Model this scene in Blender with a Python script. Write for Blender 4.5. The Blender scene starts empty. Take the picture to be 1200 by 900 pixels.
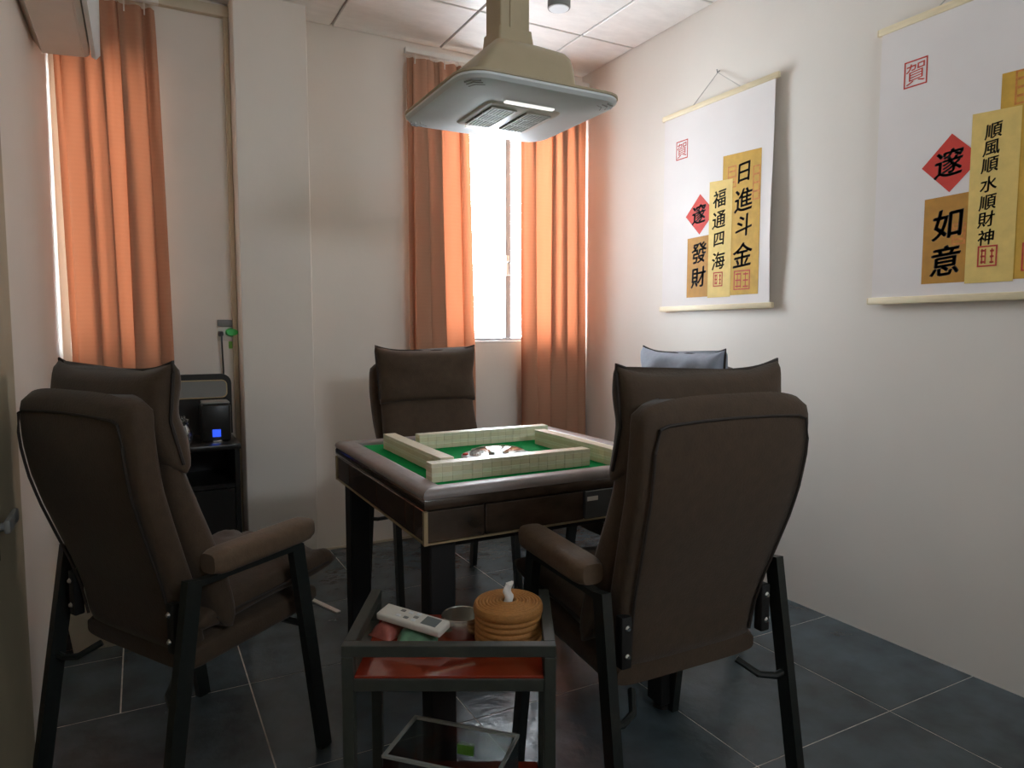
import bpy, bmesh, math, random
from mathutils import Vector, Matrix

random.seed(7)
scene = bpy.context.scene
COL = scene.collection
R = math.radians

# ------------------------------------------------------------------ camera
cam_data = bpy.data.cameras.new('camera')
cam_data.sensor_fit = 'HORIZONTAL'
cam_data.sensor_width = 36.0
cam_data.lens = 36.0 * 810.0 / 1200.0
cam_data.clip_start = 0.02
cam = bpy.data.objects.new('camera', cam_data)
COL.objects.link(cam)
cam.location = (0, 0, 1.18)
cam.rotation_euler = (R(90 - 4.53), 0, R(-28.27))
scene.camera = cam

# ------------------------------------------------------------------ daylight
world = bpy.data.worlds.new('overcast_sky')
scene.world = world
world.use_nodes = True
wbg = world.node_tree.nodes['Background']
wbg.inputs['Color'].default_value = (0.84, 0.92, 1.0, 1)
wbg.inputs['Strength'].default_value = 17.0


def portal(name, x0, x1, z0, z1, y):
    l = bpy.data.lights.new(name, 'AREA')
    l.shape = 'RECTANGLE'
    l.size = x1 - x0
    l.size_y = z1 - z0
    l.cycles.is_portal = True
    o = bpy.data.objects.new(name, l)
    COL.objects.link(o)
    o.location = ((x0 + x1) / 2, y, (z0 + z1) / 2)
    o.rotation_euler = (R(-90), 0, 0)      # emits towards -Y, into the room
    return o


# room and window dimensions (metres)
XL, XR, YB, YF, CZ = -0.30, 2.46, 3.66, -1.25, 2.72
WIN_A = (-0.27, 0.05, 1.05, 2.36)          # window behind the left curtain
WIN_B = (1.50, 2.40, 1.10, 2.40)           # window between the two right curtains
WIN_FILL = (1.00, 1.80, 2.07, 2.43)           # unseen transom added behind the camera as fill light
portal('window_portal', *WIN_A, YB + 0.14)
portal('window_portal', *WIN_B, YB + 0.14)
portal('window_portal', *WIN_FILL, YF - 0.14).rotation_euler = (R(90), 0, 0)  # portal of the added fill opening

scene.view_settings.view_transform = 'Standard'
scene.view_settings.look = 'None'
scene.view_settings.gamma = 1.0
scene.view_settings.use_curve_mapping = False
scene.view_settings.exposure = 1.15
scene.cycles.max_bounces = 14
scene.cycles.diffuse_bounces = 8
scene.cycles.transparent_max_bounces = 12
scene.cycles.use_denoising = True
scene.cycles.sample_clamp_indirect = 8.0


# ------------------------------------------------------------------ materials
def new_mat(name):
    m = bpy.data.materials.new(name)
    m.use_nodes = True
    nt = m.node_tree
    return m, nt, nt.nodes['Principled BSDF']


def coords(nt, scale=(1, 1, 1)):
    tc = nt.nodes.new('ShaderNodeTexCoord')
    mp = nt.nodes.new('ShaderNodeMapping')
    mp.inputs['Scale'].default_value = scale
    nt.links.new(tc.outputs['Object'], mp.inputs['Vector'])
    return mp.outputs['Vector']


def mat(name, col, rough=0.6, metal=0.0, var=0.12, nscale=12.0, bump=0.0, bscale=60.0, scale=(1, 1, 1),
        spec=0.5, coat=0.0, sheen=0.0, detail=4.0):
    m, nt, b = new_mat(name)
    v = coords(nt, scale)
    n = nt.nodes.new('ShaderNodeTexNoise')
    n.inputs['Scale'].default_value = nscale
    n.inputs['Detail'].default_value = detail
    nt.links.new(v, n.inputs['Vector'])
    r = nt.nodes.new('ShaderNodeValToRGB')
    r.color_ramp.elements[0].position = 0.3
    r.color_ramp.elements[1].position = 0.7
    r.color_ramp.elements[0].color = tuple(c * (1 - var) for c in col) + (1,)
    r.color_ramp.elements[1].color = tuple(min(1, c * (1 + var)) for c in col) + (1,)
    nt.links.new(n.outputs['Fac'], r.inputs['Fac'])
    nt.links.new(r.outputs['Color'], b.inputs['Base Color'])
    b.inputs['Roughness'].default_value = rough
    b.inputs['Metallic'].default_value = metal
    b.inputs['Specular IOR Level'].default_value = spec
    b.inputs['Coat Weight'].default_value = coat
    b.inputs['Sheen Weight'].default_value = sheen
    if bump > 0:
        n2 = nt.nodes.new('ShaderNodeTexNoise')
        n2.inputs['Scale'].default_value = bscale
        n2.inputs['Detail'].default_value = 3.0
        nt.links.new(v, n2.inputs['Vector'])
        bp = nt.nodes.new('ShaderNodeBump')
        bp.inputs['Strength'].default_value = bump
        bp.inputs['Distance'].default_value = 0.01
        nt.links.new(n2.outputs['Fac'], bp.inputs['Height'])
        nt.links.new(bp.outputs['Normal'], b.inputs['Normal'])
    return m


def glass_mat(name, tint=(0.95, 0.97, 0.97), gloss=0.06, facing=0.5, rough=0.03):
    m = bpy.data.materials.new(name)
    m.use_nodes = True
    nt = m.node_tree
    nt.nodes.clear()
    out = nt.nodes.new('ShaderNodeOutputMaterial')
    tr = nt.nodes.new('ShaderNodeBsdfTransparent')
    tr.inputs['Color'].default_value = tint + (1,)
    gl = nt.nodes.new('ShaderNodeBsdfGlossy')
    gl.inputs['Roughness'].default_value = rough
    gl.inputs['Color'].default_value = (0.9, 0.92, 0.92, 1)
    lw = nt.nodes.new('ShaderNodeLayerWeight')
    lw.inputs['Blend'].default_value = facing
    mr = nt.nodes.new('ShaderNodeMapRange')
    mr.inputs['To Min'].default_value = gloss
    mr.inputs['To Max'].default_value = 0.7
    nt.links.new(lw.outputs['Fresnel'], mr.inputs['Value'])
    mx = nt.nodes.new('ShaderNodeMixShader')
    nt.links.new(mr.outputs['Result'], mx.inputs['Fac'])
    nt.links.new(tr.outputs['BSDF'], mx.inputs[1])
    nt.links.new(gl.outputs['BSDF'], mx.inputs[2])
    nt.links.new(mx.outputs['Shader'], out.inputs['Surface'])
    return m


def curtain_mat(name, dif, trn, fac):
    m = bpy.data.materials.new(name)
    m.use_nodes = True
    nt = m.node_tree
    nt.nodes.clear()
    out = nt.nodes.new('ShaderNodeOutputMaterial')
    v = coords(nt, (1, 1, 1))
    w = nt.nodes.new('ShaderNodeTexWave')            # fine horizontal slub of the weave
    w.bands_direction = 'Z'
    w.inputs['Scale'].default_value = 16.0
    w.inputs['Distortion'].default_value = 3.0
    w.inputs['Detail'].default_value = 3.0
    nt.links.new(v, w.inputs['Vector'])
    shaders = []
    for node, c in (('ShaderNodeBsdfDiffuse', dif), ('ShaderNodeBsdfTranslucent', trn)):
        r = nt.nodes.new('ShaderNodeValToRGB')
        r.color_ramp.elements[0].color = tuple(x * 0.985 for x in c) + (1,)
        r.color_ramp.elements[1].color = tuple(min(1, x * 1.01) for x in c) + (1,)
        nt.links.new(w.outputs['Fac'], r.inputs['Fac'])
        s = nt.nodes.new(node)
        nt.links.new(r.outputs['Color'], s.inputs['Color'])
        shaders.append(s)
    mx = nt.nodes.new('ShaderNodeMixShader')
    mx.inputs['Fac'].default_value = fac
    nt.links.new(shaders[0].outputs['BSDF'], mx.inputs[1])
    nt.links.new(shaders[1].outputs['BSDF'], mx.inputs[2])
    nt.links.new(mx.outputs['Shader'], out.inputs['Surface'])
    return m


def emit_mat(name, col, strength):
    m, nt, b = new_mat(name)
    b.inputs['Base Color'].default_value = tuple(c * 0.3 for c in col) + (1,)
    b.inputs['Emission Color'].default_value = col + (1,)
    b.inputs['Emission Strength'].default_value = strength
    return m


M = {}
M['wall'] = mat('painted_wall', (0.80, 0.745, 0.675), 0.55, var=0.02, nscale=3, bump=0.04, bscale=40)
M['ceiling'] = mat('ceiling_panel', (0.86, 0.84, 0.81), 0.4, var=0.05, nscale=9, bump=0.25, bscale=25, scale=(1, 2.5, 1))
M['ceiling_bar'] = mat('ceiling_grid', (0.42, 0.40, 0.37), 0.5, var=0.05)
M['floor'] = mat('slate_floor_tile', (0.062, 0.084, 0.096), 0.24, var=0.30, nscale=7, bump=0.22, bscale=24, detail=8)
M['grout'] = mat('pale_grout', (0.52, 0.50, 0.46), 0.9, var=0.2, nscale=30)
M['trim'] = mat('cream_trunking', (0.60, 0.53, 0.40), 0.5, var=0.05)
M['curtain'] = curtain_mat('salmon_curtain', (0.54, 0.31, 0.205), (0.38, 0.108, 0.046), 0.28)
M['rail'] = mat('white_rail', (0.75, 0.72, 0.66), 0.4, var=0.03)
M['frame'] = mat('grey_window_frame', (0.30, 0.31, 0.33), 0.4, var=0.05)
M['pane'] = glass_mat('window_glass', (0.97, 0.98, 0.98), 0.02, 0.35, 0.02)
M['pane_dimming'] = glass_mat('dimming_window_glass', (0.74, 0.75, 0.73), 0.02, 0.35, 0.02)  # tint added to dim the daylight glow of the left curtain
M['sill'] = mat('white_sill', (0.75, 0.74, 0.72), 0.4, var=0.03)
M['fabric'] = mat('brown_leathaire_fabric', (0.066, 0.041, 0.024), 0.75, var=0.10, nscale=40, bump=0.12, bscale=180, sheen=0.15, spec=0.3)
M['arm'] = mat('tan_brown_arm_fabric', (0.125, 0.080, 0.048), 0.7, var=0.10, nscale=50, bump=0.1, bscale=200, sheen=0.1, spec=0.3)
M['piping'] = mat('dark_piping', (0.030, 0.021, 0.016), 0.7, var=0.1)
M['cushion_window_lit'] = mat('window_lit_blue_fabric', (0.30, 0.33, 0.40), 0.75, var=0.08, nscale=40, bump=0.1, bscale=180)  # bluish window light painted into the pillow colour
M['metal'] = mat('black_powder_coat', (0.014, 0.017, 0.015), 0.42, var=0.15, nscale=80, bump=0.03, bscale=300)
M['bolt'] = mat('chrome_bolt', (0.75, 0.75, 0.74), 0.2, 1.0, var=0.03)
M['rim'] = mat('grey_mauve_rim', (0.27, 0.235, 0.225), 0.42, var=0.10, nscale=20, bump=0.08, bscale=200)
M['apron'] = mat('gloss_brown_panel', (0.050, 0.034, 0.024), 0.12, var=0.55, nscale=9, coat=0.5, detail=8, scale=(1, 1, 2))
M['drawer'] = mat('gloss_grey_drawer', (0.085, 0.090, 0.090), 0.10, var=0.15, nscale=9, coat=0.5)
M['gold'] = mat('champagne_gold_trim', (0.50, 0.40, 0.24), 0.35, 0.6, var=0.06)
M['felt'] = mat('green_felt', (0.004, 0.30, 0.072), 0.95, var=0.08, nscale=90, bump=0.1, bscale=400, spec=0.1)
M['ivory'] = mat('ivory_tile', (0.80, 0.70, 0.50), 0.35, var=0.04)
M['tile_back'] = mat('cream_tile_back', (0.86, 0.79, 0.62), 0.35, var=0.04)
M['black'] = mat('black_lacquer', (0.012, 0.011, 0.010), 0.3, var=0.1)
M['black_matte'] = mat('black_matte', (0.009, 0.008, 0.008), 0.6, var=0.1)
M['red_glass'] = mat('red_glass_shelf', (0.25, 0.026, 0.010), 0.10, var=0.06, coat=0.6)
M['stand'] = mat('dark_green_grey_metal', (0.036, 0.040, 0.032), 0.5, var=0.12, nscale=60)
M['rattan'] = mat('orange_rattan', (0.42, 0.185, 0.045), 0.6, var=0.15, nscale=120, bump=0.3, bscale=300, scale=(1, 1, 3))
M['tissue'] = mat('white_tissue', (0.82, 0.80, 0.76), 0.9, var=0.03)
M['white_plastic'] = mat('white_plastic', (0.68, 0.66, 0.60), 0.4, var=0.03)
M['pale_plastic'] = mat('pale_grey_blue_plastic', (0.72, 0.75, 0.76), 0.55, var=0.03)
M['tan_plastic'] = mat('champagne_plastic', (0.44, 0.36, 0.23), 0.42, var=0.04)
M['grey_plastic'] = mat('grey_plastic', (0.22, 0.22, 0.21), 0.45, var=0.05)
M['grille'] = mat('silver_grille', (0.75, 0.74, 0.70), 0.5, 0.0, var=0.05)
M['screen'] = mat('lcd_screen', (0.16, 0.18, 0.18), 0.2, var=0.05)
M['acrylic'] = glass_mat('clear_acrylic', (0.86, 0.88, 0.86), 0.07, 0.45, 0.06)
M['clear'] = glass_mat('clear_glass', (0.88, 0.90, 0.89), 0.10, 0.5, 0.04)
M['acrylic_edge'] = mat('acrylic_edge', (0.36, 0.38, 0.35), 0.25, var=0.05)
M['green'] = mat('green_plastic', (0.05, 0.62, 0.12), 0.4, var=0.05)
M['lime'] = mat('green_sticker', (0.16, 0.42, 0.05), 0.5, var=0.05)
M['paper'] = mat('white_scroll_cloth', (0.82, 0.77, 0.745), 0.85, var=0.02, nscale=6)
M['rod'] = mat('pale_wood_rod', (0.80, 0.68, 0.45), 0.5, var=0.08, nscale=20, scale=(4, 0.6, 4))
M['cord'] = mat('pale_cord', (0.55, 0.52, 0.48), 0.8, var=0.05)
M['p_gold'] = mat('gold_paper', (0.62, 0.36, 0.045), 0.7, var=0.10, nscale=25)
M['p_pale'] = mat('pale_gold_paper', (0.78, 0.56, 0.17), 0.7, var=0.07, nscale=25)
M['p_orange'] = mat('ochre_paper', (0.50, 0.235, 0.028), 0.7, var=0.10, nscale=25)
M['p_red'] = mat('red_paper', (0.62, 0.040, 0.022), 0.7, var=0.07, nscale=25)
M['ink'] = mat('black_ink', (0.022, 0.025, 0.018), 0.7, var=0.2)
M['seal'] = mat('red_seal_ink', (0.55, 0.055, 0.035), 0.7, var=0.2, nscale=60)
M['seal_faint'] = mat('faint_seal_ink', (0.60, 0.22, 0.04), 0.7, var=0.2, nscale=60)
M['door'] = mat('cream_door_leaf', (0.42, 0.36, 0.24), 0.5, var=0.05, nscale=8)
M['blue_light'] = emit_mat('blue_display', (0.03, 0.10, 0.9), 0.5)
M['led'] = emit_mat('white_led_bar', (1.0, 0.97, 0.92), 0.45)
M['bin'] = mat('beige_plastic', (0.50, 0.45, 0.34), 0.5, var=0.05)
M['snack_red'] = mat('red_wrapper', (0.42, 0.12, 0.09), 0.35, var=0.3, nscale=40)
M['snack_green'] = mat('green_wrapper', (0.10, 0.22, 0.13), 0.35, var=0.3, nscale=40)
M['steel'] = mat('brushed_steel', (0.55, 0.53, 0.48), 0.25, 0.9, var=0.05)


# ------------------------------------------------------------------ mesh helpers
def obj(name, bm, material, parent=None, smooth=True, world=True, angle=35):
    """Link a bmesh as one mesh object; coordinates are world ones unless world=False."""
    me = bpy.data.meshes.new(name)
    if parent is not None and world:
        off = Vector((0, 0, 0))
        p = parent
        while p is not None:
            off += p.location
            p = p.parent
        bmesh.ops.translate(bm, verts=bm.verts, vec=-off)
    bmesh.ops.recalc_face_normals(bm, faces=bm.faces)
    bm.to_mesh(me)
    bm.free()
    if smooth:
        for p in me.polygons:
            p.use_smooth = True
        me.set_sharp_from_angle(angle=R(angle))
    mats = material if isinstance(material, (list, tuple)) else [material]
    for m_ in mats:
        me.materials.append(M[m_])
    o = bpy.data.objects.new(name, me)
    COL.objects.link(o)
    if parent is not None:
        o.parent = parent
    return o


def tag(o, label, cat, group=None):
    o['label'] = label
    o['category'] = cat
    if group:
        o['group'] = group
    return o


def thing(name, label, cat, loc=(0, 0, 0), rz=0.0, group=None):
    o = bpy.data.objects.new(name, None)
    o.empty_display_size = 0.1
    COL.objects.link(o)
    o.location = loc
    o.rotation_euler = (0, 0, rz)
    return tag(o, label, cat, group)


def struct(name, bm, material, parent=None, smooth=False):
    o = obj(name, bm, material, parent, smooth)
    if parent is None:
        o['kind'] = 'structure'
    return o


def copy_tree(src, parent=None):
    c = src.copy()
    COL.objects.link(c)
    c.parent = parent
    for ch in list(src.children):
        copy_tree(ch, c)
    return c


def bx(bm, x0, x1, y0, y1, z0, z1, bevel=0.0, seg=2, mi=0):
    """axis-aligned box, optionally with rounded edges"""
    vs = [bm.verts.new((x, y, z)) for x in (x0, x1) for y in (y0, y1) for z in (z0, z1)]
    fs = [(0, 1, 3, 2), (4, 6, 7, 5), (0, 4, 5, 1), (2, 3, 7, 6), (0, 2, 6, 4), (1, 5, 7, 3)]
    faces = [bm.faces.new([vs[i] for i in f]) for f in fs]
    for f in faces:
        f.material_index = mi
    if bevel > 0:
        es = list({e for f in faces for e in f.edges})
        bmesh.ops.bevel(bm, geom=es, offset=bevel, segments=seg, affect='EDGES', profile=0.5)
    return vs


def box(x0, x1, y0, y1, z0, z1, bevel=0.0, seg=2):
    bm = bmesh.new()
    bx(bm, x0, x1, y0, y1, z0, z1, bevel, seg)
    return bm


def bridge(bm, rings, cap=True, mi=0):
    vr = [[bm.verts.new(p) for p in r] for r in rings]
    n = len(vr[0])
    for a, b in zip(vr[:-1], vr[1:]):
        for i in range(n):
            j = (i + 1) % n
            bm.faces.new((a[i], a[j], b[j], b[i])).material_index = mi
    if cap:
        bm.faces.new(list(reversed(vr[0]))).material_index = mi
        bm.faces.new(vr[-1]).material_index = mi
    return vr


def tube(bm, pts, r, n=8, rect=None, mi=0):
    """round (or rectangular rect=(a,b)) tube along a polyline"""
    pts = [Vector(p) for p in pts]
    rings = []
    for i, p in enumerate(pts):
        if i == 0:
            d = pts[1] - pts[0]
        elif i == len(pts) - 1:
            d = pts[-1] - pts[-2]
        else:
            d = (pts[i + 1] - p).normalized() + (p - pts[i - 1]).normalized()
        d.normalize()
        up = Vector((0, 0, 1)) if abs(d.z) < 0.9 else Vector((0, 1, 0))
        u = d.cross(up).normalized()
        v = u.cross(d).normalized()
        if rect:
            a, b = rect
            rings.append([p + u * sx * a + v * sy * b for sx, sy in ((-1, -1), (1, -1), (1, 1), (-1, 1))])
        else:
            rings.append([p + u * r * math.cos(2 * math.pi * k / n) + v * r * math.sin(2 * math.pi * k / n) for k in range(n)])
    bridge(bm, rings, mi=mi)


def lathe(bm, prof, c=(0, 0, 0), n=32, mi=0, cap=True):
    rings = [[(c[0] + r * math.cos(2 * math.pi * k / n), c[1] + r * math.sin(2 * math.pi * k / n), c[2] + z) for k in range(n)] for r, z in prof]
    bridge(bm, rings, cap=cap, mi=mi)


def sup(t, e):
    c, s = math.cos(t), math.sin(t)
    return math.copysign(abs(c) ** (2.0 / e), c), math.copysign(abs(s) ** (2.0 / e), s)


def loft(bm, sections, n=40, fn=None):
    """sections: (centre, u axis, v axis, half u, half v, exponent)"""
    rings = []
    for (c, u, v, a, b, e) in sections:
        c, u, v = Vector(c), Vector(u), Vector(v)
        ring = []
        for k in range(n):
            cu, cv = sup(2 * math.pi * (k + 0.5) / n, e)
            p = c + u * cu * a + v * cv * b
            if fn:
                p = fn(p, cu, cv)
            ring.append(p)
        rings.append(ring)
    bridge(bm, rings)


def lerp_tab(tab, t):
    for (t0, v0), (t1, v1) in zip(tab[:-1], tab[1:]):
        if t <= t1:
            f = (t - t0) / (t1 - t0)
            f = f * f * (3 - 2 * f) if False else f
            return v0 + (v1 - v0) * f
    return tab[-1][1]


# ------------------------------------------------------------------ room shell
T = 0.12
bm = bmesh.new()
bx(bm, XL - T, XR + T, YF - T, YB + T, -0.12, -0.0012)
floor = struct('floor', bm, 'grout')
# floor tiles: 0.575 x 0.570 m slabs with pale joints
gx = [XL, 0.281, 0.856, 1.431, 2.006, XR]
gy = [YF, -1.02, -0.45, 0.118, 0.688, 1.257, 1.826, 2.373, 2.943, YB]
J = 0.0022
for i in range(len(gx) - 1):
    for j in range(len(gy) - 1):
        cells = [(gx[i], gx[i + 1], gy[j], gy[j + 1])]
        if i == 0 and j == 7:            # the tile in the left corner is cut in pieces
            cells = [(XL, -0.095, gy[7], 2.797), (-0.095, gx[1], gy[7], gy[8]), (XL, -0.095, 2.797, gy[8])]
        for (a, b, c, d) in cells:
            t = bmesh.new()
            bx(t, a + (J if a > XL else 0), b - (J if b < XR else 0), c + (J if c > YF else 0), d - (J if d < YB else 0), -0.0012, random.uniform(-0.0003, 0.0))
            obj('floor_tile', t, 'floor', floor, smooth=False)

bm = bmesh.new()
bx(bm, XL - T, XR + T, YF - T, YB + T, CZ + 0.012, CZ + 0.10)
ceiling = struct('ceiling', bm, 'ceiling_bar')
cx = [XL, 0.315, 0.918, 1.512, 2.108, XR]
cyl = [YF, -1.05, -0.45, 0.15, 0.75, 1.35, 1.95, 2.55, 3.15, YB]
G = 0.006
for i in range(len(cx) - 1):
    for j in range(len(cyl) - 1):
        t = bmesh.new()
        bx(t, cx[i] + G, cx[i + 1] - G, cyl[j] + G, cyl[j + 1] - G, CZ, CZ + 0.012, 0.003, 1)
        obj('ceiling_panel', t, 'ceiling', ceiling, smooth=False)


def wall_with_openings(x0, x1, z0, z1, y0, y1, holes):
    """a wall slab in the XZ plane with rectangular openings"""
    bm = bmesh.new()
    xs = sorted({x0, x1, *[h[0] for h in holes], *[h[1] for h in holes]})
    for a, b in zip(xs[:-1], xs[1:]):
        zcuts = [(z0, z1)]
        for h in holes:
            if h[0] <= a and h[1] >= b:
                zcuts = [s for z in zcuts for s in ((z[0], min(z[1], h[2])), (max(z[0], h[3]), z[1])) if s[1] - s[0] > 1e-4]
        for c, d in zcuts:
            bx(bm, a, b, y0, y1, c, d)
    bmesh.ops.remove_doubles(bm, verts=bm.verts, dist=1e-5)
    # drop the inner faces shared by neighbouring blocks
    seen = {}
    for f in list(bm.faces):
        seen.setdefault(tuple(sorted(v.index for v in f.verts)), []).append(f)
    return bm


struct('wall_back', wall_with_openings(XL - T, XR + T, -0.1, CZ + 0.1, YB, YB + T, [WIN_A, WIN_B]), 'wall')
struct('wall_right', box(XR, XR + T, YF - T, YB, -0.1, CZ + 0.1), 'wall')
struct('wall_left', box(XL - T, XL, YF - T, YB, -0.1, CZ + 0.1), 'wall')
struct('wall_front', wall_with_openings(XL, XR, -0.1, CZ + 0.1, YF - T, YF, [WIN_FILL]), 'wall')  # pierced for the added fill opening
struct('wall_pillar', box(0.428, 0.758, 3.485, YB, 0.0, CZ, 0.004, 1), 'wall')
struct('baseboard_back', box(0.758, XR, YB - 0.006, YB, 0.0, 0.012), 'trim')

# open door leaf lying against the left wall at the frame's edge
bm = box(XL + 0.001, XL + 0.010, 1.25, 2.19, 0.01, 2.05, 0.003, 1)
door = struct('door_1', bm, 'door', smooth=True)
bm = bmesh.new()
bx(bm, XL + 0.010, XL + 0.018, 1.72, 1.81, 0.68, 0.80, 0.003)
hp = obj('door_handle', bm, 'black_matte', door)
bm = bmesh.new()
tube(bm, [(XL + 0.018, 1.765, 0.765), (XL + 0.042, 1.765, 0.765)], 0.009, 10)
bx(bm, XL + 0.034, XL + 0.046, 1.755, 1.875, 0.750, 0.780, 0.004)
obj('lever', bm, 'grey_plastic', hp)


def window(idx, w, mullions, handle_x=None, yw=YB, s=1):
    x0, x1, z0, z1 = w
    bm = bmesh.new()
    fw, y0, y1 = 0.022, yw + (0.05 if s > 0 else -0.10), yw + (0.10 if s > 0 else -0.05)
    bx(bm, x0, x1, y0, y1, z0, z0 + 0.028)
    bx(bm, x0, x1, y0, y1, z1 - fw, z1)
    bx(bm, x0, x0 + fw, y0, y1, z0 + 0.028, z1 - fw)
    bx(bm, x1 - fw, x1, y0, y1, z0 + 0.028, z1 - fw)
    win = struct('window_%d' % idx, bm, 'frame')
    edges = [x0 + fw] + [m for m in mullions] + [x1 - fw]
    for m in mullions:
        obj('mullion', box(m - 0.018, m + 0.018, y0 - 0.004, y1 - 0.004, z0 + 0.028, z1 - fw, 0.002, 1), 'frame', win)
    for a, b in zip(edges[:-1], edges[1:]):
        obj('pane', box(a, b, y0 + 0.022, y0 + 0.027, z0 + 0.028, z1 - fw), 'pane_dimming' if idx == 2 else 'pane', win, smooth=False)
    obj('sill', box(x0 - 0.0, x1 + 0.0, yw + (0.001 if s > 0 else -0.05), yw + (0.05 if s > 0 else -0.001), z0, z0 + 0.012, 0.002, 1), 'sill', win)
    if handle_x:
        bm = bmesh.new()
        bx(bm, handle_x - 0.010, handle_x + 0.010, y0 - 0.016, y0 - 0.004, 1.50, 1.62, 0.003)
        tube(bm, [(handle_x, y0 - 0.016, 1.58), (handle_x, y0 - 0.034, 1.58), (handle_x - 0.004, y0 - 0.038, 1.50)], 0.007)
        obj('latch', bm, 'white_plastic', win)
    return win


window(1, WIN_B, [1.968], 1.958)
window(2, WIN_A, [-0.11])
window(3, WIN_FILL, [1.40], yw=YF, s=-1)  # unseen, added to light chair backs and floor from behind

# trunking and conduit on the back wall, left of the pillar
tag(obj('cable_trunking', box(XL + 0.02, 0.427, YB - 0.035, YB, 2.650, 2.700, 0.003), 'trim'),
    'cream cable trunking under the ceiling between left curtain and pillar', 'trunking')
tag(obj('cable_conduit', box(0.404, 0.426, YB - 0.03, YB, 0.02, 2.650, 0.003), 'trim'),
    'thin cream vertical conduit running down beside the pillar', 'conduit')


# ------------------------------------------------------------------ curtains
def curtain(name, label, x_top, x_bot, z0, z1, y, nfold, amp, seed, pleat=False):
    rng = random.Random(seed)
    ph = [rng.uniform(0, 6.28) for _ in range(4)]
    fold_x = 0.50 * (x_bot[1] - x_bot[0]) / nfold
    bm = bmesh.new()
    NU, NV = 16 * nfold, 44
    grid = []
    for j in range(NV + 1):
        v = j / NV
        z = z0 + (z1 - z0) * v
        f = min(1.0, (1 - v) / 0.65)
        f = f ** 0.7
        xl = x_top[0] + (x_bot[0] - x_top[0]) * f
        xr = x_top[1] + (x_bot[1] - x_top[1]) * f
        row = []
        for i in range(NU + 1):
            u = i / NU
            uu = u + 0.025 * math.sin(2 * math.pi * u * 1.5 + ph[0]) + 0.012 * math.sin(5 * u + v * 2.2 + ph[1])
            a = 2 * math.pi * nfold * uu + 0.35 * math.sin(3 * v + ph[2])
            s = math.sin(a)
            s = math.copysign(abs(s) ** 0.8, s)
            A = amp * (0.72 + 0.28 * math.sin(7 * u + ph[3])) * (0.55 + 0.45 * (1 - v))
            yy = y + A * s
            if pleat:                        # pinch pleats gather the heading
                k = max(0.0, (v - 0.72) / 0.28)
                yy = y + A * s * (1 - 0.5 * k) + 0.014 * k * math.sin(3 * a)
            xx = xl + (xr - xl) * u + fold_x * math.cos(a + 0.9 * math.sin(2.3 * u * nfold + ph[1])) * (1 - v * 0.35) * min(1.0, 6 * u, 6 * (1 - u))
            row.append(bm.verts.new((xx, yy, z + 0.006 * math.sin(a) * (1 if j == 0 else 0))))
        grid.append(row)
    for j in range(NV):
        for i in range(NU):
            bm.faces.new((grid[j][i], grid[j][i + 1], grid[j + 1][i + 1], grid[j + 1][i]))
    root = thing(name, label, 'curtain', ((x_bot[0] + x_bot[1]) / 2, y, z0), group='salmon curtains')
    obj('fabric_panel', bm, 'curtain', root, angle=180)
    bm = bmesh.new()
    n = max(3, nfold)
    for i in range(n):
        x = x_top[0] + (x_top[1] - x_top[0]) * (i + 0.5) / n
        tube(bm, [(x, y, z1 - 0.03), (x, y - 0.004, z1 + 0.012), (x, y, z1 + 0.022)], 0.003, 6)
    h = obj('curtain_hook_row', bm, 'rail', root)
    h['kind'] = 'stuff'
    return root


curtain('window_curtain', 'long salmon curtain over the narrow window by the left wall, glowing with daylight',
        (-0.284, 0.112), (-0.262, 0.140), 0.06, 2.600, 3.578, 5, 0.042, 3, True)
curtain('window_curtain', 'salmon curtain left of the bright window gap, tan on its left side',
        (1.300, 1.640), (1.300, 1.690), 0.06, 2.615, 3.585, 4, 0.036, 11, True)
curtain('window_curtain', 'glowing orange curtain in the corner right of the bright window gap',
        (1.990, 2.445), (1.990, 2.450), 0.06, 2.615, 3.585, 5, 0.034, 23, True)
tag(obj('curtain_rail', box(1.285, 2.450, 3.568, 3.600, 2.634, 2.660, 0.003), 'rail'),
    'white curtain rail above the bright window, ending in the right corner', 'curtain rail')
tag(obj('curtain_rail', box(-0.285, 0.130, 3.550, 3.580, 2.620, 2.646, 0.003), 'rail'),
    'white curtain rail above the curtain by the left wall', 'curtain rail')


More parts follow.
